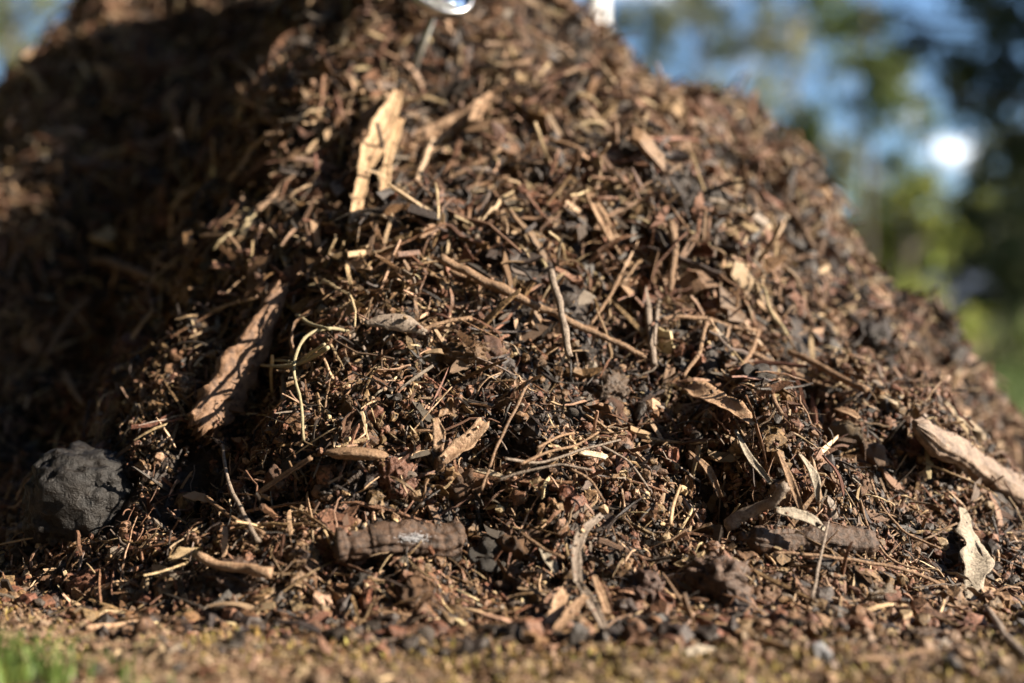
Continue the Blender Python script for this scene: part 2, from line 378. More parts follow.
def lump(name, cx, cy, rx, ry, m, label, cat, lift=.0, sub=5, amp=.25, f=2.2, depth=1., seed=0, group=None, phrase=None, box=0., fine=.05, rot=0.):
    d = hit([cx], [cy])[0]-lift
    V, F = ICO[sub]; V = V*2
    if box: V = np.sign(V)*np.abs(V)**(1-box); V = V/np.percentile(np.linalg.norm(V, axis=1), 60)
    D = amp*fbm(V[:, 0]*f*.5+seed, V[:, 1]*f*.5, V[:, 2]*f*.5, o=2, s=seed)+fine*fbm(V[:, 0]*f*3, V[:, 1]*f*3, V[:, 2]*f*3, o=3, s=seed+9) - fine*np.abs(vn(V[:, 0]*f*2, V[:, 1]*f*2, V[:, 2]*f*2, s=seed+19))
    D = D+fine*.45*fbm(V[:, 0]*f*9, V[:, 1]*f*9, V[:, 2]*f*9, o=2, s=seed+29)
    V = V*(1+D[:, None]); c, s_ = math.cos(rot), math.sin(rot)
    V = V*np.array([rx, (rx+ry)/2*depth, ry])*d/FPX
    V = np.stack([V[:, 0]*c-V[:, 2]*s_, V[:, 1], V[:, 0]*s_+V[:, 2]*c], -1)
    C = P3(cx, cy, d+.3*(rx+ry)/2*depth*d/FPX)
    o = link(name, mesh_from(name, V, [F], [m], None, True)); o.location = C; tag(o, label, cat, group)
    if phrase: HER.append((cx, cy, phrase))
    if cat == 'clod': return o
    if cat == 'charred log': cy = cy-14
    yy, xx = np.mgrid[0:690, 0:1030]; k = ((xx-cx)/rx)**2+((yy-cy)/ry)**2 < (.62 if cat == 'charred log' else .9); MASK[k] = np.minimum(MASK[k], d)
    return o

B, RB, DK, TAN, GR, ST = [PAL[k] for k in ('brown', 'reddish brown', 'dark brown', 'tan', 'grey', 'straw coloured')]
def hm(name, c, c2, sc_=120, **k): return mat(name, c, c2, scale=sc_*2, bump=1., bdist=.0022, var=.0, hue=0, detail=9, **k)
H_bark = hm('slab_bark', (.22, .125, .070), (.06, .032, .02), 70)
H_pale = hm('pale_splinter', (.45, .31, .18), (.22, .135, .075), 90, stretch=(1, 1, .25))
H_tan = hm('tan_branch', (.26, .16, .09), (.11, .062, .034), 200)
H_grey = hm('grey_leaf', (.34, .29, .22), (.16, .13, .10), 140)
H_gwood = hm('silver_twig', (.26, .205, .16), (.11, .082, .062), 160)
H_dark = hm('dark_rotten_wood', (.085, .048, .029), (.025, .016, .012), 110)
H_green = hm('pale_green_stem', (.28, .245, .15), (.22, .18, .1), 90)
H_leaf = hm('tan_leaf', (.36, .24, .15), (.2, .11, .06), 120)
H_cream = hm('cream_wood', (.60, .49, .35), (.36, .27, .18), 120)
H_log = hm('fallen_log_bark', (.23, .165, .12), (.09, .06, .042), 45, stretch=(1, 1, 1))
H_clod = mat('clod_earth', (.085, .052, .034), (.03, .018, .012), scale=160, bump=1., bdist=.003, var=.15)
H_rclod = mat('rusty_clod_earth', (.13, .07, .038), (.07, .03, .015), scale=200, bump=1., bdist=.003, var=.15)
H_stone = mat('grey_stone', (.24, .24, .25), (.13, .13, .14), scale=80, bump=.5, bdist=.002, var=.1)

# --- the pieces one can tell apart
lump('charred_log_end', 86, 498, 68, 62, M_char, 'rounded black charred lump of wood at the left foot of the mulch heap', 'charred log', lift=.035, amp=.14, f=1.8, box=.35, fine=.075, seed=4, phrase='charred black lump', rot=-.15)
strip('bark_slab', [(284, 286), (262, 330), (238, 375), (206, 424)], [14, 22, 36, 40, 34], H_bark, 'long reddish brown bark slab leaning down the shaded left slope', 'bark slab', lift=.042, tilt=-.6, thick=.012, cup=-.25, rag=.22, phrase='leaning bark slab')
r = strip('split_wood', [(398, 92), (386, 122), (371, 150), (362, 185), (351, 232)], [9, 22, 21, 12, 12, 8], H_pale, 'pale torn splinter of wood hanging down below the thermometer', 'splintered wood', tilt=-.2, lift=.055, thick=.004, phrase='pale torn splinter')
strip('prong', [(398, 120), (388, 160), (385, 185), (379, 212)], [12, 10, 9, 5], H_pale, lift=.05, thick=.003, parent=r)
strip('prong', [(380, 100), (366, 118), (357, 136)], [8, 9, 7], H_tan, lift=.035, thick=.003, parent=r)
r = strip('broken_board', [(412, 140), (436, 132), (462, 118), (478, 104)], [12, 18, 18, 11], H_leaf, 'pinkish tan split board piece right of the torn splinter', 'wood piece', lift=.03, thick=.006, phrase='pinkish split board')
strip('shard', [(474, 120), (484, 104), (492, 90)], [11, 13, 10], H_leaf, lift=.035, thick=.004, parent=r)
strip('shard', [(462, 130), (480, 126), (505, 120)], [9, 10, 4], H_tan, lift=.033, thick=.004, parent=r)
stick('stick', [(432, 187), (465, 170), (500, 150)], 8, 6, H_tan, 'straight brown stick rising to the right above the middle slope', lift=.03, phrase='straight upper stick')
strip('wood_chip', [(757, 233), (772, 223), (789, 213)], [6, 9, 8], H_cream, 'bright cream wood sliver near the right skyline of the heap', 'wood chip', lift=.03, thick=.004, phrase='cream sliver near the skyline')
strip('wood_chip', [(590, 194), (600, 214), (613, 239)], [9, 12, 10], H_leaf, 'broad pinkish tan wood chip pointing down on the upper slope', 'wood chip', lift=.03, thick=.004, phrase='broad pinkish chip')
r = stick('crooked_stick', [(90, 259), (118, 264), (145, 274), (174, 294)], 10, 7, H_tan, 'crooked brown stick lying across the shaded upper left slope', lift=.05, phrase='crooked stick in the shade')
stick('side_twig', [(140, 270), (148, 290), (155, 315)], 6, 4, H_tan, lift=.045, parent=r)
stick('stick', [(88, 300), (70, 318), (45, 356)], 6, 5, H_tan, 'thin pale brown stick slanting down at the shaded left edge', lift=.05, phrase='slanting left edge stick')
stick('stick', [(64, 371), (72, 388), (84, 404)], 7, 4, H_leaf, 'short tan stick standing above the charred black lump', lift=.05, phrase='short tan stick above the lump')
r = stick('forked_stem', [(350, 331), (325, 329), (306, 336), (297, 352), (294, 375), (300, 400), (304, 440)], 3.8, 3.0, H_green, 'pale green forked plant stem bending over dark litter left of centre', 'plant stem', lift=.045, phrase='pale green forked stem', rough=.05)
stick('branchlet', [(296, 316), (312, 324), (330, 329)], 4, 4, H_green, parent=r, lift=.058, rough=.12)
stick('branchlet', [(262, 366), (285, 367), (305, 362), (328, 348)], 3.5, 5, H_green, parent=r, lift=.058, rough=.12)
stick('branchlet', [(297, 364), (310, 353), (325, 345)], 4, 4, H_green, parent=r, lift=.06, rough=.12)
stick('branchlet', [(272, 360), (285, 361), (296, 364)], 2.5, 2.5, H_green, parent=r, lift=.058, rough=.12)
stick('stick', [(285, 376), (284, 395), (285, 418)], 5, 7, H_gwood, 'short silvery twig hanging under the pale green forked stem', lift=.04, phrase='hanging silvery twig')
r = stick('long_stick', [(443, 258), (480, 278), (520, 298), (560, 317), (600, 336), (645, 356)], 10, 6, H_tan, 'long straight brown stick slanting down right across the centre', lift=.03, phrase='long slanting stick', knots=2)
stick('splinter', [(450, 272), (490, 288), (540, 310)], 5, 3, H_tan, parent=r, lift=.026)
stick('stick', [(549, 271), (556, 295), (564, 320), (569, 356)], 7, 8, H_gwood, 'silver grey peeled stick crossing the long slanting stick', lift=.042, phrase='silver peeled stick')
r = stick('stick', [(644, 288), (649, 315), (654, 364)], 8, 6, H_gwood, 'grey upright forked stick right of the long stick', lift=.03, phrase='grey upright stick')
stick('side_twig', [(659, 300), (657, 320), (655, 345)], 5, 3, H_gwood, parent=r, lift=.033)
stick('curved_stick', [(672, 220), (676, 250), (673, 272), (668, 292)], 9, 6, H_tan, 'curved tan stick hanging on the upper right slope', lift=.03, phrase='curved hanging stick')
stick('stick', [(620, 275), (610, 296), (590, 324)], 4, 3, H_tan, 'thin tan twig leaning left beside the silver peeled stick', lift=.03)
r = strip('dead_leaf', [(365, 322), (385, 318), (405, 320), (424, 330)], [6, 20, 22, 8], H_gwood, 'curled brown grey dead leaf arched over a dark hollow', 'leaf', lift=.035, thick=.001, cup=-.6, rag=.1, phrase='arched dead leaf')
stick('leaf_stalk', [(420, 330), (445, 323), (470, 318)], 4, 5, H_tan, parent=r, lift=.034)
strip('dead_leaf', [(442, 462), (456, 450), (470, 440), (482, 424)], [12, 17, 17, 16], H_leaf, 'light tan crumpled dead leaf in the sunlit centre', 'leaf', lift=.03, thick=.001, cup=.3, rag=.25, phrase='crumpled tan leaf', wav=.1)
strip('dead_leaf', [(436, 420), (440, 434), (438, 449)], [8, 13, 10], H_leaf, 'small cream dead leaf left of the crumpled tan leaf', 'leaf', lift=.03, thick=.001, rag=.25)
stick('twig', [(530, 378), (516, 408), (500, 440), (482, 490)], 4, 2.5, B, 'thin dark brown twig standing upright in the sunlit centre', 'twig', lift=.045, phrase='thin upright twig')
r = strip('dead_leaf', [(690, 388), (712, 397), (732, 408), (752, 424)], [18, 26, 22, 10], H_leaf, 'broad torn tan leaf glowing in sun right of centre', 'leaf', lift=.03, thick=.001, cup=.3, rag=.3, phrase='broad torn tan leaf', wav=.06)
strip('wood_chip', [(866, 389), (880, 395), (896, 403)], [8, 10, 8], H_cream, 'bright cream cut wood end on the right slope', 'wood chip', lift=.03, thick=.005, phrase='bright cream cut end')
stick('stick', [(790, 352), (825, 370), (866, 391)], 6, 8, H_tan, 'brown stick ending at the bright cream cut end', lift=.028)
strip('dead_leaf', [(836, 408), (846, 411), (858, 418)], [8, 13, 6], H_leaf, 'small pinkish leaf below the bright cream cut end', 'leaf', lift=.03, thick=.001, phrase='small pinkish leaf')
r = stick('log', [(915, 425), (950, 448), (985, 470), (1040, 506)], 30, 44, H_log, 'thick light brown log lying on the right slope', 'log', lift=.02, rough=.35, flat=.6, phrase='thick light log', k=24, n=40)
stick('stick', [(944, 402), (962, 420), (984, 441)], 8, 7, H_cream, 'pale straight stick lying above the thick light log', lift=.045, phrase='pale stick above the log')
r = strip('dead_leaf', [(962, 508), (968, 535), (976, 560), (968, 603)], [6, 22, 27, 24, 8], H_grey, 'large pale grey torn leaf standing at the lower right', 'leaf', lift=.04, thick=.0012, cup=.25, rag=.35, phrase='large pale grey leaf', wav=.08, tw=.8)
strip('dead_leaf', [(978, 580), (988, 592), (996, 612)], [10, 20, 12], H_leaf, 'small tan leaf tucked under the large pale grey leaf', 'leaf', lift=.035, thick=.001, rag=.3)
r = stick('rotten_log', [(332, 545), (375, 541), (420, 541), (465, 540)], 34, 34, H_dark, 'dark rotten log spotted with white mould at the foot of the heap', 'log', lift=.021, rough=.4, phrase='mouldy rotten log', k=24, n=36, flat=.8)
rlog = r
lump('seed_pod', 356, 454, 31, 7, H_tan, 'long brown woody pod lying left of centre', 'seed pod', lift=.028, amp=.15, sub=4, phrase='brown woody pod', rot=-.05)
r = stick('bent_cane', [(666, 592), (685, 608), (705, 625), (745, 636), (792, 648)], 7, 5, H_pale, 'pale bent cane at the foot of the heap, right of centre', 'cane', lift=.02, rough=.06, phrase='pale bent cane', follow=.5)
r = strip('bark_strip', [(601, 515), (583, 532), (576, 552), (578, 582)], [5, 10, 11, 9], H_gwood, 'curved grey bark strip standing above the fan of dead leaves', 'bark strip', lift=.045, thick=.0015, cup=.3, phrase='curved grey bark strip')
for i, (p, w, mm, t) in enumerate([([(570, 582), (560, 600), (548, 625)], [8, 14, 8], H_leaf, 'tan dead leaf leftmost in the fan at the heap foot'),
    ([(578, 582), (590, 600), (604, 627)], [6, 11, 8], H_gwood, 'long grey brown leaf pointing down right in the fan'),
    ([(594, 576), (600, 592), (607, 612)], [5, 8, 6], H_leaf, 'reddish stiff leaf blade rightmost in the fan'),
    ([(586, 596), (572, 610), (556, 630)], [6, 11, 8], H_tan, 'short tan leaf lying below the fan centre')]):
    strip('dead_leaf', p, w, mm, t, 'leaf', lift=.04+.004*i, thick=.001, cup=.35, rag=.12, group='fan of dead leaves', phrase='fan of dead leaves' if i == 0 else None)
strip('dead_leaf', [(541, 548), (548, 558), (556, 572)], [4, 12, 6], H_grey, 'small whitish leaf left of the curved grey bark strip', 'leaf', lift=.035, thick=.001)
stick('twig', [(520, 533), (540, 546), (563, 558)], 4, 3, H_tan, 'short tan twig pointing at the small whitish leaf', 'twig', lift=.04)
stick('root', [(198, 556), (215, 565), (235, 569), (270, 574)], 9, 12, H_leaf, 'smooth tan root end poking out between the lump and rotten log', 'root', lift=.03, rough=.06, phrase='smooth tan root')
stick('stick', [(87, 628), (115, 625), (145, 621), (176, 615)], 8, 4, H_leaf, 'pale tan stick lying on bare soil at the lower left', lift=.012, rough=.06, phrase='pale stick on the soil')
stick('twig', [(222, 445), (228, 480), (240, 510), (259, 540)], 3, 6, H_gwood, 'long curved grey twig rising in shade above the tan root', 'twig', lift=.05, phrase='long curved grey twig')
stick('twig', [(206, 498), (232, 518), (262, 534)], 5, 5, H_tan, 'straight brown twig crossing the curved grey twig', 'twig', lift=.04)
strip('bark_strip', [(310, 458), (285, 474), (258, 493)], [5, 5, 4], H_tan, 'thin brown bark strip slanting left of the woody pod', 'bark strip', lift=.035, thick=.002)
stick('dark_branch', [(740, 536), (790, 542), (830, 540), (872, 541)], 26, 30, H_dark, 'dark rough branch buried in the lower right slope', 'branch', lift=.010, rough=.45, phrase='dark rough branch', k=22, n=36)
stick('branch_stub', [(726, 524), (745, 516), (762, 505), (785, 489)], 14, 11, H_gwood, 'grey brown broken branch stub above the dark rough branch', 'branch', lift=.035, rough=.2, phrase='broken branch stub', k=14)
strip('dead_leaf', [(776, 510), (796, 514), (810, 519), (824, 529)], [6, 12, 12, 4], H_grey, 'pale grey narrow leaf right of the branch stub', 'leaf', lift=.04, thick=.001, rag=.25, phrase='narrow grey leaf')
stick('twig', [(829, 521), (824, 545), (812, 598)], 2, 4, H_gwood, 'thin grey twig standing in front of the dark rough branch', 'twig', lift=.05, phrase='standing grey twig')
stick('twig', [(758, 330), (752, 350), (735, 376)], 5, 5, H_tan, 'kinked tan twig on the right slope above the torn leaf', 'twig', lift=.03, phrase='kinked tan twig')
stick('twig', [(746, 360), (765, 378), (781, 414)], 5, 5, H_tan, 'bent tan twig running down from the kinked twig', 'twig', lift=.03)
stick('twig', [(662, 318), (700, 318), (728, 326), (756, 330)], 5, 4, H_tan, 'pale twig running level across the right slope', 'twig', lift=.03)
stick('twig', [(706, 322), (700, 350), (684, 376)], 5, 4, H_tan, 'slim tan twig hanging from the level pale twig', 'twig', lift=.03)
stick('stick', [(740, 345), (790, 372), (832, 388)], 6, 5, H_tan, 'brown stick sloping down right across the right flank', lift=.026)
strip('bark_strip', [(580, 452), (592, 454), (606, 457)], [5, 6, 5], H_cream, 'white flat splinter beside the tangle of thin twigs', 'bark strip', lift=.035, thick=.002, phrase='white flat splinter')
strip('bark_strip', [(475, 470), (490, 473), (505, 477)], [4, 7, 3], H_cream, 'cream splinter at the foot of the thin upright twig', 'bark strip', lift=.035, thick=.002)
for i, p in enumerate([[(498, 480), (530, 470), (560, 465), (592, 470)], [(520, 464), (548, 452), (575, 446), (598, 432)], [(505, 458), (540, 462), (575, 452), (620, 440)], [(572, 470), (590, 480), (604, 500)], [(600, 444), (628, 462), (650, 490)], [(538, 448), (560, 436), (590, 432)]]):
    stick('twig', p, 3.2, 2.2, [H_gwood, H_tan][i % 2], 'thin twig in the loose tangle right of the upright twig', 'twig', lift=.036, group='tangle of thin twigs', phrase='tangle of thin twigs' if i == 1 else None)
for i, p in enumerate([[(690, 452), (708, 470), (720, 496)], [(735, 430), (748, 455), (770, 482)], [(778, 452), (790, 480), (802, 512)], [(800, 455), (815, 478), (818, 500)]]):
    strip('bark_strip', p, [4, 9, 5], [H_tan, H_grey][i % 2], ['tan bark curl left of the branch stub', 'pale shred above the branch stub', 'dark edged curl right of the branch stub', 'pale grey curl above the narrow grey leaf'][i], 'bark strip', lift=.034, thick=.0015, cup=.4, tw=1.)
stick('twig', [(775, 552), (850, 560), (920, 575), (975, 605)], 3, 4, H_tan, 'long thin twig sagging across the lower right toward the grey leaf', 'twig', lift=.035, phrase='long sagging twig')
stick('twig', [(870, 480), (885, 510), (910, 535), (940, 548)], 2.5, 3, H_tan, 'thin wiry twig looping above the long sagging twig', 'twig', lift=.04)
stick('twig', [(860, 500), (872, 535), (892, 560), (930, 572)], 2.5, 2.5, H_tan, 'second wiry twig looping below the first wiry loop', 'twig', lift=.04)
stick('twig', [(680, 486), (673, 505), (670, 525)], 3, 4, H_pale, 'straw coloured twig upright left of the branch stub', 'twig', lift=.04)
stick('root', [(1028, 660), (1005, 635), (985, 608)], 9, 6, H_gwood, 'grey root curving at the lower right corner', 'root', lift=.03, phrase='corner root')
stick('stick', [(855, 660), (890, 658), (930, 650)], 7, 5, H_tan, 'brown stick on the ground at the lower right', lift=.015)
strip('dead_leaf', [(376, 612), (400, 618), (434, 628)], [6, 14, 8], H_leaf, 'tan dead leaf flat on soil below the rotten log', 'leaf', lift=.015, thick=.001, phrase='flat leaf below the rotten log')
stick('twig', [(474, 612), (485, 630), (496, 652)], 6, 5, H_tan, 'tan twig pointing toward the viewer on the heap foot', 'twig', lift=.02)
stick('stick', [(462, 612), (480, 611), (505, 612)], 6, 6, H_tan, 'short level tan stick on the heap foot below centre', lift=.015)
strip('dead_leaf', [(676, 655), (700, 650), (724, 652)], [4, 11, 4], H_grey, 'pale pointed leaf on soil below the bent cane', 'leaf', lift=.012, thick=.001)
stick('stick', [(590, 628), (615, 640), (648, 656)], 6, 5, H_tan, 'brown stick lying on the soil below the leaf fan', lift=.012)
lump('stone', 820, 656, 12, 15, H_stone, 'small upright grey stone on the ground at the lower right', 'stone', lift=.01, sub=4, amp=.2, box=.3, seed=3, phrase='small upright grey stone')
lump('stone', 496, 622, 10, 7, H_stone, 'small blue grey stone among litter below centre', 'stone', lift=.01, sub=4, amp=.2, box=.3, seed=5)
#lump('stone', 322, 374, 15, 17, H_clod, 'smooth dark rounded stone behind the pale green forked stem', 'stone', lift=.02, sub=4, amp=.15, seed=6)
CL = [(240, 582, 38, 22, 0, 'wide dark earth clod under the smooth tan root', 11), (645, 598, 24, 26, 0, 'round dark brown clod left of the bent cane', 12), (720, 585, 42, 34, 0, 'largest smooth clod of brown earth above the bent cane', 13),
      (105, 585, 30, 18, 1, 'rusty crumbly clod below the charred lump', 14), (60, 580, 20, 16, 1, 'small rusty clod at the left foot of the heap', 15), (395, 480, 22, 26, 1, 'reddish crumbly clod above the rotten log', 16),
      (760, 612, 26, 24, 1, 'reddish clod against the right of the largest clod', 17), (605, 395, 26, 20, 0, 'dark crumbly clod below the silver peeled stick', 18), (150, 350, 26, 20, 1, 'brown clod in the shaded left slope', 19), (470, 355, 32, 16, 1, 'orange brown clod below the long slanting stick', 20),
      (870, 600, 26, 18, 0, 'dark clod left of the large pale grey leaf', 21), (300, 560, 16, 18, 1, 'rusty clod left of the rotten log', 22), (255, 545, 24, 10, 1, 'fibrous brown clod above the smooth tan root', 23), (20, 600, 26, 12, 0, 'low dark clod at the left border on the soil', 24),
      (140, 595, 24, 12, 0, 'low dark clod on soil right of the rusty clod', 25), (560, 400, 22, 14, 1, 'rusty clod in the sunlit centre', 26), (920, 640, 24, 12, 0, 'flat dark clod near the corner root', 27), (350, 600, 30, 10, 1, 'flat rusty clod below the rotten log', 28)]
for (x, y, a, b, k, t, s) in CL:
    lump('earth_clod', x, y, a, b, [H_clod, H_rclod][k], t, 'clod', lift=.004, sub=5, amp=.3, f=1.7, fine=.13, seed=s, group='earth clods', phrase=None)

# mould on the rotten log: part of the log
acc = Acc(); n = 420
qx = rng.normal(415, 8, n); qy = rng.normal(538, 2.4, n); dd = MASK[qy.astype(int).clip(0, 689), qx.astype(int).clip(0, 1029)]; dd = np.where(dd > 5, np.nanmedian(dd[dd < 5]), dd) - .0118*np.ones(n)
P = P3(qx, qy, dd) - np.array(rlog.location)
acc.add(*GRIT[0], P, np.tile(np.eye(3), (n, 1, 1)), rng.uniform(.0004, .0013, (n, 1))*np.ones((1, 3)), np.zeros(n, int))
mo = acc.build('mould_patch', [M_mold], parent=rlog); mo['label'] = 'white mould patch'

# --- thermometer stuck in the heap
def lathe(prof, k=48):
    V = []; n = len(prof)
    for i in range(n):
        for q in range(k):
            a = 2*math.pi*q/k; V.append((prof[i][0]*math.cos(a), prof[i][0]*math.sin(a), prof[i][1]))
    F = [(i*k+q, i*k+(q+1) % k, (i+1)*k+(q+1) % k, (i+1)*k+q) for i in range(n-1) for q in range(k)]
    return np.array(V), [np.array(F)]
dh = hit([412], [74])[0]; foot = Vector(P3(412, 74, dh-.006)); head = Vector(P3(437, 3, dh-.08))
ax = (head-foot).normalized()
th = bpy.data.objects.new('compost_thermometer', None); COL.objects.link(th); th.location = foot-ax*.05
th.rotation_euler = ax.to_track_quat('Z', 'Y').to_euler()
tag(th, 'steel dial thermometer with thin stem stuck into the top of the mulch heap', 'thermometer')
Ls = (head-foot).length+.05
rd = 31*dh/FPX
for nm, prof, mm in [('stem', [(.0001, -.1), (.0022, -.09), (.0046, -.07), (.0046, Ls-.004), (.0001, Ls-.004)], M_stem),
    ('collar', [(.0046, Ls-.016), (.008, Ls-.016), (.0085, Ls-.012), (.0085, Ls), (.001, Ls)], M_steel),
    ('dial_case', [(.0001, Ls), (rd*.5, Ls+.0005), (rd*.86, Ls+.002), (rd*.95, Ls+.005), (rd*.97, Ls+.012)], M_steel),
    ('bezel', [(rd*.94, Ls+.0115), (rd*1.0, Ls+.0115), (rd*1.03, Ls+.0135), (rd*1.03, Ls+.017), (rd*.98, Ls+.0185), (rd*.92, Ls+.018), (rd*.92, Ls+.0145)], M_steel),
    ('dial_face', [(.0001, Ls+.0135), (rd*.92, Ls+.0135)], M_face),
    ('glass', [(.0001, Ls+.017), (rd*.915, Ls+.017), (rd*.915, Ls+.016), (.0001, Ls+.016)], M_glass)]:
    V, F = lathe(prof); link(nm, mesh_from(nm, V, F, [mm], None, True), th)
V, F = t_strip(3, .06, .01, 0, 0, 0, .9, 1); V = V*np.array([rd*1.3, rd*1.3, .03]); V[:, 2] += Ls+.0148
link('pointer', mesh_from('pointer', V, F, [M_black]), th)
V = []; F = []
for i in range(21):
    a = math.radians(-135+i*13.5+90); c, s_ = math.cos(a), math.sin(a); r0, r1, w = rd*(.74 if i % 5 else .66), rd*.84, .0005
    b0 = len(V); V += [(r_*c-t*w*s_, r_*s_+t*w*c, Ls+.0139) for r_, t in ((r0, -1), (r1, -1), (r1, 1), (r0, 1))]; F.append((b0, b0+1, b0+2, b0+3))
link('scale_marks', mesh_from('scale_marks', np.array(V), [np.array(F)], [M_black]), th)
qq = spline([(434, 0), (412, 74)], 30); paint(qq[:, 0], qq[:, 1], np.full(30, dh-.02), np.full(30, 9))
HER.append((420, 40, 'dial thermometer'))

# --- white post behind the heap
dp = 3.15; xp = (596-512)/FPX*dp; post = bpy.data.objects.new('white_post', None); COL.objects.link(post); post.location = (xp, dp, 0)
tag(post, 'white painted post standing behind the top of the mulch heap', 'post')
rp = 12.0*dp/FPX
V, F = lathe([(rp, -.1), (rp, 1.35), (rp*.97, 1.36)], 32); link('shaft', mesh_from('shaft', V, F, [M_white], None, True), post)
V, F = lathe([(rp*1.15, 1.345), (rp*1.15, 1.37), (rp*.9, 1.385), (.0005, 1.39)], 32); link('cap', mesh_from('cap', V, F, [M_white], None, True), post)

# ------------------------------------------------------------------ the mound and the ground
def grid_mesh(name, xs, ys, fz, m):
    X, Y = np.meshgrid(xs, ys); Z = fz(X, Y); nx, ny = len(xs), len(ys)
    V = np.stack([X, Y, Z], -1).reshape(-1, 3); i = np.arange(ny-1)[:, None]*nx+np.arange(nx-1)[None]; i = i.ravel()
    return mesh_from(name, V, [np.stack([i, i+1, i+nx+1, i+nx], -1)], [m], None, True)
M_ground = mat('ground_cover', (.19, .125, .075), (.09, .058, .034), scale=150, bump=.8, bdist=.003, var=0, hue=0)
nt = M_ground.node_tree; N = nt.nodes; L = nt.links
pr = N['Principled BSDF']; src = pr.inputs['Base Color'].links[0].from_socket
geo = N.new('ShaderNodeNewGeometry'); vl = N.new('ShaderNodeVectorMath'); vl.operation = 'DISTANCE'; vl.inputs[1].default_value = (-.1, 1.6, 0); L.new(geo.outputs['Position'], vl.inputs[0])
nz = N.new('ShaderNodeTexNoise'); nz.inputs['Scale'].default_value = 1.3; nz.inputs['Detail'].default_value = 5; L.new(geo.outputs['Position'], nz.inputs['Vector'])
ma = N.new('ShaderNodeMath'); ma.operation = 'MULTIPLY_ADD'; ma.inputs[1].default_value = 1.2; L.new(nz.outputs['Fac'], ma.inputs[0]); L.new(vl.outputs['Value'], ma.inputs[2])
mr = N.new('ShaderNodeMapRange'); mr.inputs[1].default_value = 1.9; mr.inputs[2].default_value = 2.5; L.new(ma.outputs[0], mr.inputs[0])
n2 = N.new('ShaderNodeTexNoise'); n2.inputs['Scale'].default_value = .7; n2.inputs['Detail'].default_value = 6; L.new(geo.outputs['Position'], n2.inputs['Vector'])
gm = N.new('ShaderNodeMix'); gm.data_type = 'RGBA'; gm.inputs[6].default_value = (.05, .075, .02, 1); gm.inputs[7].default_value = (.12, .13, .05, 1); L.new(n2.outputs['Fac'], gm.inputs[0])
mx = N.new('ShaderNodeMix'); mx.data_type = 'RGBA'; L.new(mr.outputs[0], mx.inputs[0]); L.new(src, mx.inputs[6]); L.new(gm.outputs[2], mx.inputs[7]); L.new(mx.outputs[2], pr.inputs['Base Color'])
t = np.linspace(-1, 1, 460); xs = .45*t + 400*np.sinh(t*9)/math.sinh(9)
ground = link('ground', grid_mesh('ground', xs, 1.05+xs, lambda x, y: G(x, y), M_ground)); tag(ground, kind='structure')
M_core = mat('humus_core', (.03, .019, .013), (.012, .008, .006), scale=120, bump=1., bdist=.004, var=0, hue=0)
xs = np.arange(-1.5, 1.15, .006); ys = np.arange(.85, 3.35, .006)
def core(x, y): return np.maximum(H(x, y)-.004, -.03)
mound = link('mulch_mound', grid_mesh('mulch_mound', xs, ys, core, M_core)); tag(mound, kind='structure')

# ------------------------------------------------------------------ litter that nobody could count
def rot_frames(N, x, y, tilt):
    n = Nrm(x, y) + rng.normal(0, 1, (N, 3))*np.asarray(tilt).reshape(-1, 1); n /= np.linalg.norm(n, axis=1, keepdims=True)
    t = rng.normal(0, 1, (N, 3)); t -= (t*n).sum(1, keepdims=True)*n; t /= np.linalg.norm(t, axis=1, keepdims=True)
    return np.stack([t, np.cross(n, t), n], -1), n
def keep(P, ext=0.):
    px, py = proj(P); ix = px.astype(int); iy = py.astype(int)
    ok = (ix >= 0) & (ix < 1030) & (iy >= 0) & (iy < 690)
    d = np.full(len(P), 99.); d[ok] = MASK[iy[ok], ix[ok]]
    return ~((P[:, 1] < d+.004) & (d < 50))
def sample(N, x0, x1, y0, y1, dens):
    X = []; Y = []; c = 0
    while c < N:
        x = rng.uniform(x0, x1, N); y = rng.uniform(y0, y1, N); k = rng.uniform(0, 1, N) < dens(x, y)
        X.append(x[k]); Y.append(y[k]); c += k.sum()
    return np.concatenate(X)[:N], np.concatenate(Y)[:N]
def on_mound(x, y):
    gap = np.clip(1.25+1.6*vn(x*17, y*17, H(x, y)*17, s=88), .22, 1)
    h = H(x, y); back = np.clip((2.75-y)/.35, .12, 1)
    return np.clip((h+.015)/.03, 0, 1)*back*gap
def fine_zone(x, y):      # the crumbly lower middle
    return np.clip((.27-H(x, y))/.1, 0, 1)
def litter(name, T, N, L, W, tilt, up, w, dens, zone=(-1.35, 1.05, .85, 3.0), sd=.45, mats=None, fzs=0.):
    acc = Acc(); x, y = sample(N, *zone, dens)
    R, n = rot_frames(N, x, y, tilt*rng.uniform(.3, 1.6, N)); z = S(x, y)
    ln = L*np.exp(rng.normal(0, sd, N)).clip(.3, 2.6); s = np.stack([ln, ln*W*rng.uniform(.6, 1.5, N), ln*W*rng.uniform(.6, 1.5, N)], -1)
    fld = fbm(x*11, y*11, z*11, o=2, s=77); dk = (fld > .45) & (rng.uniform(0, 1, N) < .6); lt = (fld < -.35) & (rng.uniform(0, 1, N) < .35)
    P = np.stack([x, y, z], -1) + n*(rng.uniform(-.3, 1, N)*up)[:, None]
    fz = fine_zone(x, y)*fzs; s *= (1-fz)[:, None]
    k = keep(P); mi = mi_draw(N, w)
    if mats is None: mi = np.where(dk, np.where(mi == 1, 1, 2), np.where(lt, np.where(mi == 2, 0, mi), mi))
    ti = rng.integers(0, len(T), N)
    for j in range(len(T)):
        q = k & (ti == j); acc.add(*T[j], P[q], R[q], s[q], mi[q])
    o = acc.build(name, mats or PM); tag(o, kind='stuff'); return o
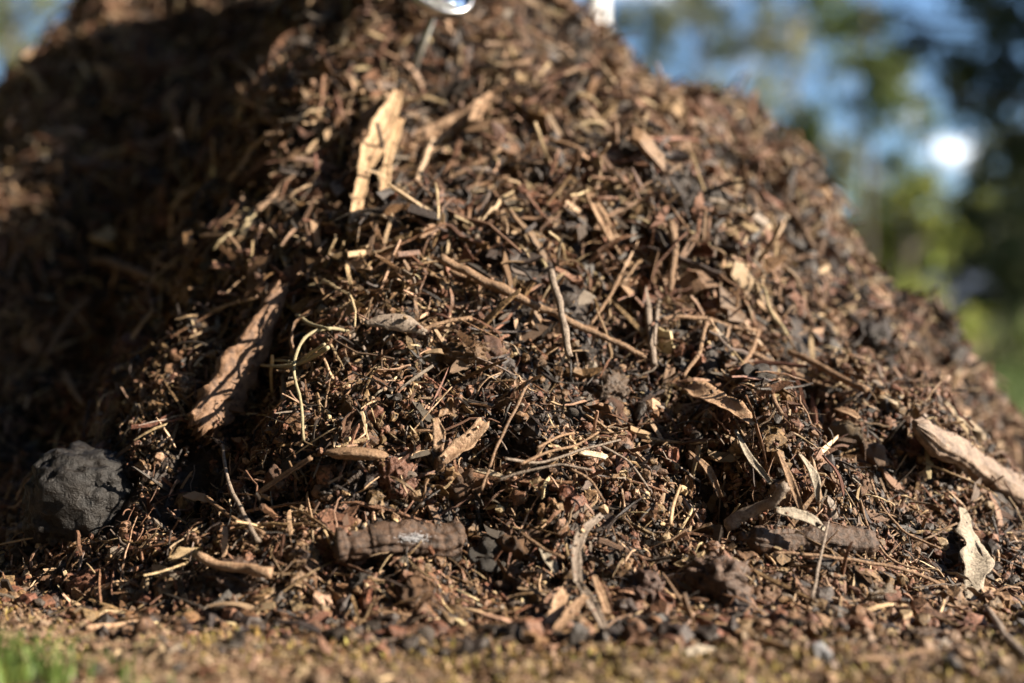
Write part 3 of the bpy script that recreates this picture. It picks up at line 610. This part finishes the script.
#            brown red dark tan grey straw
WC = [.38, .22, .22, .11, .05, .03]
litter('mulch_chips', CHIP, 26000, .018, 1., .55, .012, WC, lambda x, y: on_mound(x, y)*(1-.7*fine_zone(x, y)), fzs=.45)
litter('mulch_shreds', SHRED, 42000, .027, 1., .6, .016, [.36, .2, .2, .15, .06, .05], lambda x, y: on_mound(x, y), fzs=.45)
litter('mulch_twigs', TWIG+FORK, 11000, .034, 1., .5, .016, [.36, .15, .2, .17, .1, .05], lambda x, y: on_mound(x, y), fzs=.4)
litter('humus_crumbs', CRUMB, 30000, .0070, 1., .6, .010, [.4, .32, .24, .04, .02, .0], lambda x, y: on_mound(x, y)*(.35+.65*fine_zone(x, y)))
litter('humus_grit', GRIT, 90000, .0036, 1., .6, .012, [.38, .3, .18, .09, .03, .02], lambda x, y: on_mound(x, y)*(.05+.95*fine_zone(x, y)))
litter('fine_fibres', SHRED, 42000, .010, 1., .8, .013, [.3, .16, .14, .24, .08, .10], lambda x, y: on_mound(x, y)*(.1+.9*fine_zone(x, y)))
litter('bark_flakes', CHIP, 700, .036, 1., .4, .010, [.35, .3, .25, .08, .04, 0], on_mound, fzs=.3)
litter('long_fibres', [SHRED[1], SHRED[3], SHRED[7]], 10000, .052, .7, .4, .016, [.36, .2, .18, .16, .05, .05], on_mound, fzs=.2)
litter('fallen_leaf_bits', LEAF, 1500, .022, 1., .6, .014, [.36, .25, .1, .2, .08, .02], on_mound)
# foot of the heap and bare soil
def gd(x, y): return (H(x, y) < .012)*np.exp(-((y-1.15)/.55)**2)
ZG = (-1., 1., .45, 1.9)
litter('soil_crumbs', CRUMB, 9000, .0052, 1., .6, .003, [.3, .25, .2, .08, .05, .02, 1.8], gd, ZG, .5, PM+[M_soilbit])
litter('soil_grit', GRIT, 80000, .0027, 1., .6, .003, [.3, .2, .1, .12, .05, .03, 3.2, .4], gd, ZG, .4, PM+[M_soilbit, M_moss])
litter('soil_chips', CHIP, 1800, .008, 1., .35, .005, [.3, .2, .15, .2, .1, .06], gd, ZG)
litter('soil_fibres', SHRED, 9000, .010, 1., .4, .005, [.3, .2, .1, .22, .1, .08], gd, ZG)
def foot(x, y): return np.exp(-((H(x, y)+.01)/.03)**2)
litter('heap_foot_crumbs', CRUMB, 9000, .009, 1., .6, .008, [.25, .35, .4, 0, 0, 0], foot, ZG)
litter('heap_foot_shreds', SHRED, 4500, .022, 1., .45, .008, [.3, .2, .2, .2, .06, .04], foot, ZG)
# yellow moss sprouts in patches, grass tufts
def blades(name, N, L, w, dens, zone, m, nb=4, lean=.5, seed=1):
    T = []
    for s in range(4):
        r = np.random.default_rng(seed+s); V = []; F = []
        for i in range(nb+1):
            u = i/nb; ww = w*(1-u)**.6*.5+.002; V += [(lean*u*u*r.uniform(.9, 1.1), -ww, u), (lean*u*u*r.uniform(.9, 1.1), ww, u), (lean*u*u+ww*.5, 0, u-.01)]
        for i in range(nb):
            a = i*3; F += [(a, a+1, a+4, a+3), (a+1, a+2, a+5, a+4), (a+2, a, a+3, a+5)]
        T.append((np.array(V), [np.array(F)]))
    acc = Acc(); x, y = sample(N, *zone, dens); a = rng.uniform(0, 6.28, N); c, s_ = np.cos(a), np.sin(a); z0 = np.zeros(N); o1 = np.ones(N)
    R = np.stack([np.stack([c, -s_, z0], -1), np.stack([s_, c, z0], -1), np.stack([z0, z0, o1], -1)], 1)
    ln = L*rng.uniform(.5, 1.4, N); sc_ = np.stack([ln*rng.uniform(.3, 1.4, N), ln, ln], -1); P = np.stack([x, y, G(x, y)-.001], -1); ti = rng.integers(0, 4, N)
    for j in range(4): q = ti == j; acc.add(*T[j], P[q], R[q], sc_[q], np.zeros(q.sum(), int))
    return tag(acc.build(name, [m]), kind='stuff')
def mossd(x, y):
    return gd(x, y)*np.clip(fbm(x*14, y*14, o=2, s=91)*2.0+.15, 0, 1)*np.clip((x+.42)*4, 0.15, 1)
blades('moss', 13000, .0065, .5, mossd, ZG, M_moss, 2, .4)
blades('grass_tufts', 300, .024, .12, lambda x, y: np.exp(-((x+.33)/.035)**2-((y-.90)/.025)**2)+.04*np.exp(-((x+.24)/.05)**2-((y-.87)/.03)**2), (-.5, -.05, .80, 1.02), M_grass, 5, .5)
blades('lawn_grass', 60000, .07, .07, lambda x, y: (np.hypot(x+.1, y-1.9) > 1.25)*np.exp(-y/6), (-2, 5, 1.9, 14), M_grass, 3, .4)
# crumbs and dust that have settled on the larger pieces
acc = Acc()
for q, dd, wpx in DUST:
    n = max(2, int(len(q)*.28)); i = rng.integers(0, len(q), n); w_ = np.asarray(wpx)*np.ones(len(q)); v = rng.uniform(-.95, .95, n)
    T_ = np.gradient(q[:, :2], axis=0); T_ /= np.linalg.norm(T_, axis=1, keepdims=True)+1e-9
    px = q[i, 0]-T_[i, 1]*v*w_[i]; py = q[i, 1]+T_[i, 0]*v*w_[i]
    P = P3(px, py, dd[i]-.25*w_[i]*dd[i]/FPX*(1-v*v)); R, _n = rot_frames(n, P[:, 0], P[:, 1], .8); ln = .0012*np.exp(rng.uniform(0, 1.5, n)); t_ = rng.integers(0, 6, n); mi = mi_draw(n, [.3, .2, .4, .1, .05, .02])
    for j in range(6): k = t_ == j; acc.add(*GRIT[j], P[k], R[k], np.repeat(ln[k, None], 3, 1), mi[k])
tag(acc.build('settled_crumbs', PM), kind='stuff')
# ------------------------------------------------------------------ single pieces lying on top
HERA = np.array([(h[0], h[1]) for h in HER])
def where(px, py):
    d = (HERA-np.array([px, py])); r = np.hypot(d[:, 0], d[:, 1]); i = r.argmin(); dx, dy = px-HERA[i, 0], py-HERA[i, 1]
    if abs(dx) > abs(dy): w = 'right of' if dx > 0 else 'left of'
    else: w = 'below' if dy > 0 else 'above'
    return ('just ' if r[i] < 45 else '')+w+' the '+HER[i][2]
MC = {}
def single(kind, T, N, L, cat, group, wts, tilt, up, region, sd=.3, wsc=1., smooth=False, shape=None):
    n = 0; tries = 0
    while n < N and tries < N*12:
        tries += 1
        px, py = region()
        d = hit([px], [py])[0]
        if np.isnan(d): continue
        if MASK[int(min(max(py, 0), 689)), int(min(max(px, 0), 1029))] < 50: continue
        p = P3(px, py, d); x, y = np.array([p[0]]), np.array([p[1]])
        R, nn = rot_frames(1, x, y, tilt*random.uniform(.3, 1.5))
        fz = float(fine_zone(x, y)[0]) if kind != 'earth_clod' else 0
        ln = L*math.exp(min(max(random.gauss(0, sd), -.8), .38))*(1-.4*fz); ti = random.randrange(len(T)); c = int(rng.choice(len(wts), p=np.array(wts)/sum(wts)))
        key = (kind, ti, c)
        if key not in MC: MC[key] = mesh_from(kind, *T[ti], [PM[c]], None, smooth)
        o = link(kind, MC[key]); o.matrix_world = Matrix.Translation(Vector(p+nn[0]*up)) @ Matrix(R[0].tolist()).to_4x4() @ Matrix.Diagonal((ln, ln*wsc*random.uniform(.7, 1.4), ln*wsc*random.uniform(.7, 1.4), 1))
        sz = 'large' if ln > L*1.35 else ('small' if ln < L*.75 else '')
        t = R[0][:, 0]; slope = t[2]/max(abs(t[0]), 1e-3)
        lean = 'upright' if abs(slope) > 2 else ('level' if abs(slope) < .3 else ('slanting'))
        tag(o, f"{sz} {lean} {PN[c]} {shape or cat} {where(px, py)}".strip(), cat, group); n += 1
def reg_all():
    return random.uniform(-5, 1029), random.uniform(-5, 640)
def reg_low():
    return random.uniform(0, 1024), random.uniform(300, 650)
def reg_ground():
    return random.uniform(0, 1024), random.uniform(600, 683)
single('wood_chip', CHIP, 280, .027, 'wood chip', 'wood chips scattered over the heap', [.3, .18, .05, .27, .12, .08], .55, .014, reg_all, wsc=.8)
single('bark_shred', SHRED, 200, .042, 'bark shred', 'curled bark shreds on the heap', [.3, .2, .05, .27, .1, .08], .5, .016, reg_all)
single('twig', TWIG, 230, .06, 'twig', 'loose twigs on the heap', [.32, .12, .1, .28, .12, .06], .4, .017, reg_all)
single('dead_leaf', LEAF, 110, .034, 'leaf', 'dead leaves on the heap', [.3, .25, .03, .32, .08, .02], .5, .014, reg_all, smooth=True, shape='dead leaf')
single('earth_clod', CLOD, 60, .022, 'clod', 'earth clods', [.3, .4, .3, 0, 0, 0], .4, .004, reg_low, smooth=True, shape='earth clod')
single('wood_chip', CHIP, 20, .018, 'wood chip', 'wood chips scattered over the heap', [.3, .15, .05, .3, .15, .05], .3, .004, reg_ground)
single('twig', TWIG, 45, .035, 'twig', 'loose twigs on the heap', [.3, .1, .1, .3, .15, .05], .2, .005, reg_ground)

# ------------------------------------------------------------------ trees, shrubs and a shed beyond the heap
def mleaf(n, c, c2):
    m = mat(n, c, c2, scale=6, bump=0, var=.45, hue=.03, rough=.5, spec=.4)
    nt = m.node_tree; pb = nt.nodes['Principled BSDF']; tr = nt.nodes.new('ShaderNodeBsdfTranslucent'); mx = nt.nodes.new('ShaderNodeMixShader'); mx.inputs[0].default_value = .45
    nt.links.new(pb.inputs['Base Color'].links[0].from_socket, tr.inputs[0]); nt.links.new(pb.outputs[0], mx.inputs[1]); nt.links.new(tr.outputs[0], mx.inputs[2]); nt.links.new(mx.outputs[0], nt.nodes['Material Output'].inputs[0])
    return m
F_dark = mleaf('dark_foliage', (.085, .11, .04), (.05, .07, .03)); F_mid = mleaf('mid_foliage', (.22, .28, .07), (.12, .16, .045))
F_gum = mleaf('gum_foliage', (.38, .39, .17), (.25, .26, .12)); F_yel = mleaf('yellow_green_foliage', (.38, .42, .10), (.22, .26, .06))
F_olive = mleaf('grey_green_foliage', (.34, .36, .21), (.22, .23, .14))
M_trunk = hm('tree_bark', (.10, .075, .055), (.04, .03, .022), 12); M_ptrunk = hm('pale_gum_bark', (.50, .43, .36), (.28, .23, .19), 8)
LFT = [t_leaf(60+s, .1, .2, .3, 2, 3, .34, .01) for s in range(3)]
def tube3(pts, r0, r1, k=8, seed=0):
    C = spline([tuple(p)+(0,) for p in pts], max(6, 5*len(pts)))[:, :3] if False else None
    p = np.array(pts, float); n = 14; t = np.linspace(0, 1, len(p)); u = np.linspace(0, 1, n)
    C = np.stack([np.interp(u, t, p[:, i]) for i in range(3)], -1); C[1:-1] = (C[:-2]+2*C[1:-1]+C[2:])/4
    return tube_mesh(C, np.linspace(r0, r1, n), k, 1, .15, seed, np.tile([[.31, -.9, .17]], (n, 1)), .2, .6/r0)
def merge(parts):
    V = []; F3 = []; F4 = []; o = 0
    for v, F in parts:
        V.append(v)
        for f in F: (F3 if f.shape[1] == 3 else F4).append(f+o)
        o += len(v)
    return np.concatenate(V), [np.concatenate(x) for x in (F3, F4) if x]
def tree(name, x, y, hgt, clumps, nleaf, leaf, mf, mt, label, cat, group=None, tr=.12, droop=.3, lean=0., pend=0.):
    """clumps: (dx, dy, z, rx, rz) foliage masses; limbs run to each"""
    rt = bpy.data.objects.new(name, None); COL.objects.link(rt); rt.location = (x, y, 0); tag(rt, label, cat, group)
    s = int(abs(x*37+y*11)) % 500; top = (lean*hgt, 0, hgt)
    V, F = tube3([(0, 0, -.1), (lean*hgt*.3, .03, hgt*.35), (lean*hgt*.6, -.05, hgt*.7), top], tr, tr*.4, 10, s); link('trunk', mesh_from('trunk', V, F, [mt], None, True), rt)
    for (cx, cy, cz, rx, rz) in clumps:
        bz = min(hgt*.9, max(hgt*.2, cz-rx*.9)); b0 = (lean*bz, 0, bz)
        limbs = [tube3([b0, ((b0[0]+cx)/2, (b0[1]+cy)/2, (bz+cz)/2+.15*rx), (cx, cy, cz)], tr*.35, tr*.08, 6, s+1)]
        for _ in range(5):
            e = np.array([cx, cy, cz])+np.random.default_rng(int(rng.integers(1e6))).normal(0, .5, 3)*np.array([rx, rx, rz]); limbs.append(tube3([(cx*.8+b0[0]*.2, cy*.8, cz*.8+bz*.2), (cx, cy, cz+.05), tuple(e)], tr*.12, tr*.03, 5, s+2))
        link('branch', mesh_from('branch', *merge(limbs), [mt], None, True), rt)
    acc = Acc(); w = np.array([c[3]**2*c[4] for c in clumps]); w /= w.sum()
    for c, ww in zip(clumps, w):
        n = int(nleaf*ww); nt_ = max(5, n//45)
        # twig tips spread through the mass, leaves gathered round them
        q = rng.normal(0, 1, (nt_, 3)); q /= np.linalg.norm(q, axis=1, keepdims=True); q *= rng.uniform(.25, 1.05, (nt_, 1))**.6
        tips = np.array(c[:3])+q*np.array([c[3], c[3], c[4]]); i = rng.integers(0, nt_, n)
        P = tips[i]+rng.normal(0, 1, (n, 3))*np.array([.13, .13, .11])*c[3]**.5*1.0; P[:, 2] -= droop*rng.uniform(0, 1, n)*c[4]*.3
        nn = rng.normal(0, 1, (n, 3))+np.array([0, 0, .4]); nn /= np.linalg.norm(nn, axis=1, keepdims=True)
        t = rng.normal(0, 1, (n, 3))+np.array([0, 0, -pend]); t -= (t*nn).sum(1, keepdims=True)*nn; t /= np.linalg.norm(t, axis=1, keepdims=True)
        R = np.stack([t, np.cross(nn, t), nn], -1); ln = leaf*rng.uniform(.6, 1.4, n); ti = rng.integers(0, 3, n)
        for j in range(3): k = ti == j; acc.add(*LFT[j], P[k], R[k], np.stack([ln[k], ln[k]*(1-.45*(pend > 0)), ln[k]], -1), np.zeros(k.sum(), int))
    acc.build('crown', [mf], smooth=True, parent=rt); return rt
def at(px, D): return (px-512)/FPX*D
GT = 'trees beyond the heap'
def woods(name, D, px0, blobs, leaf, mf, mt, label, cat='tree', group=GT, tr=.1, cov=1.1, pend=0., hgt=None):
    cl = []; A = 0
    for (px, py, r) in blobs:
        R_ = r*D/FPX; cl.append(((px-px0)/FPX*D, random.uniform(-.5, .5)*min(D/14, 1), max(.15, CAMZ+(341.5-py)/FPX*D), R_, R_*random.uniform(.7, 1.))); A += r*r*3.14
    n = int(2.0*cov*A/((leaf*FPX/D)**2*.22)); top = max(c[2] for c in cl)
    return tree(name, at(px0, D), D, hgt or top*1.1, cl, n, leaf, mf, mt, label, cat, group, tr, pend=pend)
woods('dark_tree', 8., 1085, [(1000, 20, 45), (960, 55, 32), (930, 28, 26), (1012, 90, 45), (985, 132, 26), (1035, 160, 50), (945, 100, 16), (905, 15, 20), (1090, 60, 70), (1080, -60, 80), (980, -40, 50)], .085, F_dark, M_trunk, 'dark leafy tree hanging into the upper right corner', tr=.12, cov=2.3)
woods('gum_tree', 14., 794, [(640, 22, 24), (692, 62, 28), (722, 98, 26), (655, 74, 20), (742, 22, 32), (700, 0, 20), (775, 62, 28), (806, 20, 24), (762, 98, 22), (790, 118, 24), (720, 44, 18), (830, 70, 22), (750, -50, 60), (830, -60, 60), (670, -50, 40)], .12, F_gum, M_ptrunk, 'pale trunked gum tree with sparse grey green leaves right of the heap top', tr=.03, pend=.8, cov=2.0)
woods('mid_green_tree', 12., 868, [(880, 88, 34), (850, 66, 24), (917, 116, 24), (842, 14, 34), (884, 8, 22), (812, 118, 26), (872, 132, 18), (842, 106, 16), (905, 160, 24), (800, 150, 22)], .09, F_mid, M_trunk, 'mid green tree showing bright sky gaps right of the heap', tr=.045, cov=1.8)
woods('yellow_green_tree', 17., 905, [(900, 212, 34), (872, 196, 22), (930, 190, 28), (960, 215, 30), (880, 242, 30), (940, 235, 30), (905, 265, 32)], .12, F_yel, M_trunk, 'sunlit yellow green tree low behind the right flank', cov=1.5)
woods('dark_tree', 11., 1030, [(990, 222, 34), (1022, 262, 50), (964, 262, 24), (1004, 190, 28), (990, 300, 26), (1050, 200, 50), (1060, 290, 50)], .1, F_dark, M_trunk, 'dark green bushy tree at the right border below the hanging boughs', cov=1.8)
woods('shrub', 6.2, 928, [(928, 308, 32), (898, 300, 22), (955, 326, 24)], .05, F_yel, M_trunk, 'yellow green shrub in sun just beyond the right slope', 'shrub', 'shrubs beyond the heap', .015, 1.3)
woods('shrub', 7.5, 1000, [(980, 348, 30), (1020, 340, 35), (950, 362, 20)], .05, F_mid, M_trunk, 'low mid green shrub near the right border', 'shrub', 'shrubs beyond the heap', .015, 1.2)
woods('sapling', 15., 941, [(941, 296, 18), (952, 318, 12)], .09, F_olive, M_ptrunk, 'slim pale trunked sapling near the right border', tr=.05, cov=.8)
woods('grey_green_tree', 22., 700, [(700, 110, 40), (760, 130, 40), (640, 60, 30), (820, 160, 40), (680, 20, 35), (620, 10, 20), (780, 30, 30)], .16, F_olive, M_trunk, 'distant grey green tree behind the gum tree', tr=.1, cov=1.8)
woods('grey_green_tree', 24., 935, [(850, 235, 40), (890, 290, 45), (930, 250, 50), (1000, 240, 60), (960, 300, 60), (900, 180, 24), (1010, 150, 40)], .16, F_olive, M_trunk, 'distant grey green tree behind the right border bushes', tr=.08, cov=1.7)
woods('gum_tree', 14., 15, [(8, 16, 26), (54, 8, 20), (20, 62, 34), (82, 44, 20), (42, 38, 18), (104, 4, 18), (20, -50, 50), (90, -60, 50), (-60, 20, 50)], .12, F_gum, M_trunk, 'grey green gum tree behind the upper left skyline', tr=.07, pend=.8, cov=1.2)
woods('mid_green_tree', 20., -30, [(-30, 0, 60), (20, 30, 40), (70, 20, 30), (-60, 90, 60), (50, 70, 30)], .13, F_mid, M_trunk, 'mid green tree at the far left border', cov=.8)
# more woods further round so that a step to the side still looks on trees
for i in range(9):
    a = -62+i*15.5 + random.uniform(-3, 3); D = random.uniform(28, 36)
    x, y = D*math.sin(math.radians(a)), D*math.cos(math.radians(a))
    tree('background_tree', x, y, 6.5, [(random.uniform(-2.5, 2.5), random.uniform(-1, 1), random.uniform(1.2, 3.0 if -14 < a < 25 else 5), random.uniform(1.2, 2), random.uniform(.9, 1.4)) for _ in range(5)], 4200, .26, [F_mid, F_olive, F_dark][i % 3], M_trunk, 'far tree in the blurred row behind everything, ' + ['left', 'centre', 'right'][0 if a < -10 else (1 if a < 12 else 2)] + ' part', 'tree', 'far trees', .08)
# unseen trees added on the left and behind the viewer to block sky light
for i, (x, y) in enumerate([(-4.5, .5), (-5.5, 4.2), (-4.2, -3.2), (-.8, -5.5), (3.4, -5.6), (-8., 7.5), (-2.6, -3.4), (1.4, -4.2)]):
    tree('added_screen_tree', x, y, 7, [(random.uniform(-1.4, 1.4), random.uniform(-1.4, 1.4), z, random.uniform(1.3, 1.8), random.uniform(.9, 1.2)) for z in (1.2, 2.4, 3.6, 4.8, 6., 7.)], 12000, .34, F_dark, M_trunk, 'dark unseen tree added to block sky light from the side and behind', 'tree', 'added sky blocking trees', .18)
for (x, y, sx, sy) in ((-4.2, 2.2, 3.9, -.6), (-3.4, -2., 3.6, 2.)):  # unseen crowns added overhead to darken the ambient light on the heap
    tree('added_canopy_tree', x, y, 6.5, [(sx*f+random.uniform(-.6, .6), sy*f+random.uniform(-1.3, 1.3), random.uniform(3.9, 5.), 1.3, .55) for f in (.1, .3, .5, .6, .8, .9, 1., 1.1)], 13000, .34, F_dark, M_trunk, 'dark unseen tree added to keep sky light off the heap from above', 'tree', 'added canopy trees', .22)
# low shed with a blue grey roof
def box(x0, x1, y0, y1, z0, z1):
    V = np.array([(x, y, z) for x in (x0, x1) for y in (y0, y1) for z in (z0, z1)], float)
    return V, [np.array([(0, 1, 3, 2), (4, 6, 7, 5), (0, 4, 5, 1), (2, 3, 7, 6), (0, 2, 6, 4), (1, 5, 7, 3)])]
D = 19.; xs_ = at(990, D); sh = bpy.data.objects.new('shed', None); COL.objects.link(sh); sh.location = (xs_, D, 0); tag(sh, 'low shed with a blue grey roof between the right border bushes', 'shed')
M_roof = hm('roof_metal', (.06, .075, .11), (.045, .055, .085), 4, rough=.9, spec=.1); M_wall = hm('shed_wall', (.35, .26, .2), (.28, .2, .15), 4)
link('wall', mesh_from('wall', *box(-.9, 1.4, 0, 1.6, 0, .72), [M_wall]), sh)
V, F = box(-1.05, 1.55, -.15, 1.75, .722, .76); V[:, 2] += np.where(V[:, 1] > .5, .42, 0); link('roof', mesh_from('roof', V, F, [M_roof]), sh)
link('door', mesh_from('door', *box(.2, .6, -.03, -.002, 0, .6), [M_trunk]), sh)

# ------------------------------------------------------------------ light, sky, camera
SE, SA = math.radians(30), math.radians(101.5)      # elevation, bearing clockwise from +Y
sd = Vector((math.sin(SA)*math.cos(SE), math.cos(SA)*math.cos(SE), math.sin(SE)))
ld = bpy.data.lights.new('sun', 'SUN'); ld.energy = 5.0; ld.angle = math.radians(.53); ld.color = (1, .87, .70)
lo = bpy.data.objects.new('sun', ld); COL.objects.link(lo); lo.rotation_euler = sd.to_track_quat('Z', 'Y').to_euler()
w = bpy.data.worlds.new('World'); sc.world = w; w.use_nodes = True; N = w.node_tree.nodes; L = w.node_tree.links; bg = N['Background']
sky = N.new('ShaderNodeTexSky'); sky.sky_type = 'NISHITA'; sky.sun_disc = False; sky.sun_elevation = SE; sky.sun_rotation = SA; sky.dust_density = .1; sky.ozone_density = 5.
bg.inputs['Strength'].default_value = .05
tc = N.new('ShaderNodeTexCoord'); mp = N.new('ShaderNodeMapping'); mp.inputs['Scale'].default_value = (1, 1, 2.2); mp.inputs['Location'].default_value = (.3, .1, .25); L.new(tc.outputs['Generated'], mp.inputs[0])
cn = N.new('ShaderNodeTexNoise'); cn.inputs['Scale'].default_value = 5.5; cn.inputs['Detail'].default_value = 7; cn.inputs['Roughness'].default_value = .6; L.new(mp.outputs[0], cn.inputs['Vector'])
cr = N.new('ShaderNodeMapRange'); cr.interpolation_type = 'SMOOTHSTEP'; cr.inputs[1].default_value = .55; cr.inputs[2].default_value = .66; L.new(cn.outputs['Fac'], cr.inputs[0])
cm = N.new('ShaderNodeMix'); cm.data_type = 'RGBA'; cm.inputs[7].default_value = (19, 19.5, 20, 1); L.new(cr.outputs[0], cm.inputs[0]); L.new(sky.outputs[0], cm.inputs[6]); L.new(cm.outputs[2], bg.inputs['Color'])
cd = bpy.data.cameras.new('camera'); cam = bpy.data.objects.new('camera', cd); COL.objects.link(cam); sc.camera = cam
cam.location = (0, 0, CAMZ); cam.rotation_euler = (math.radians(90), 0, 0); cd.sensor_width = 36; cd.lens = FPX/1024*36; cd.clip_end = 2000; cd.clip_start = .02
cd.dof.use_dof = True; cd.dof.focus_distance = 1.22; cd.dof.aperture_fstop = 1.95
sc.view_settings.view_transform = 'Standard'; sc.view_settings.look = 'None'; sc.view_settings.gamma = 1; sc.view_settings.exposure = 1.7
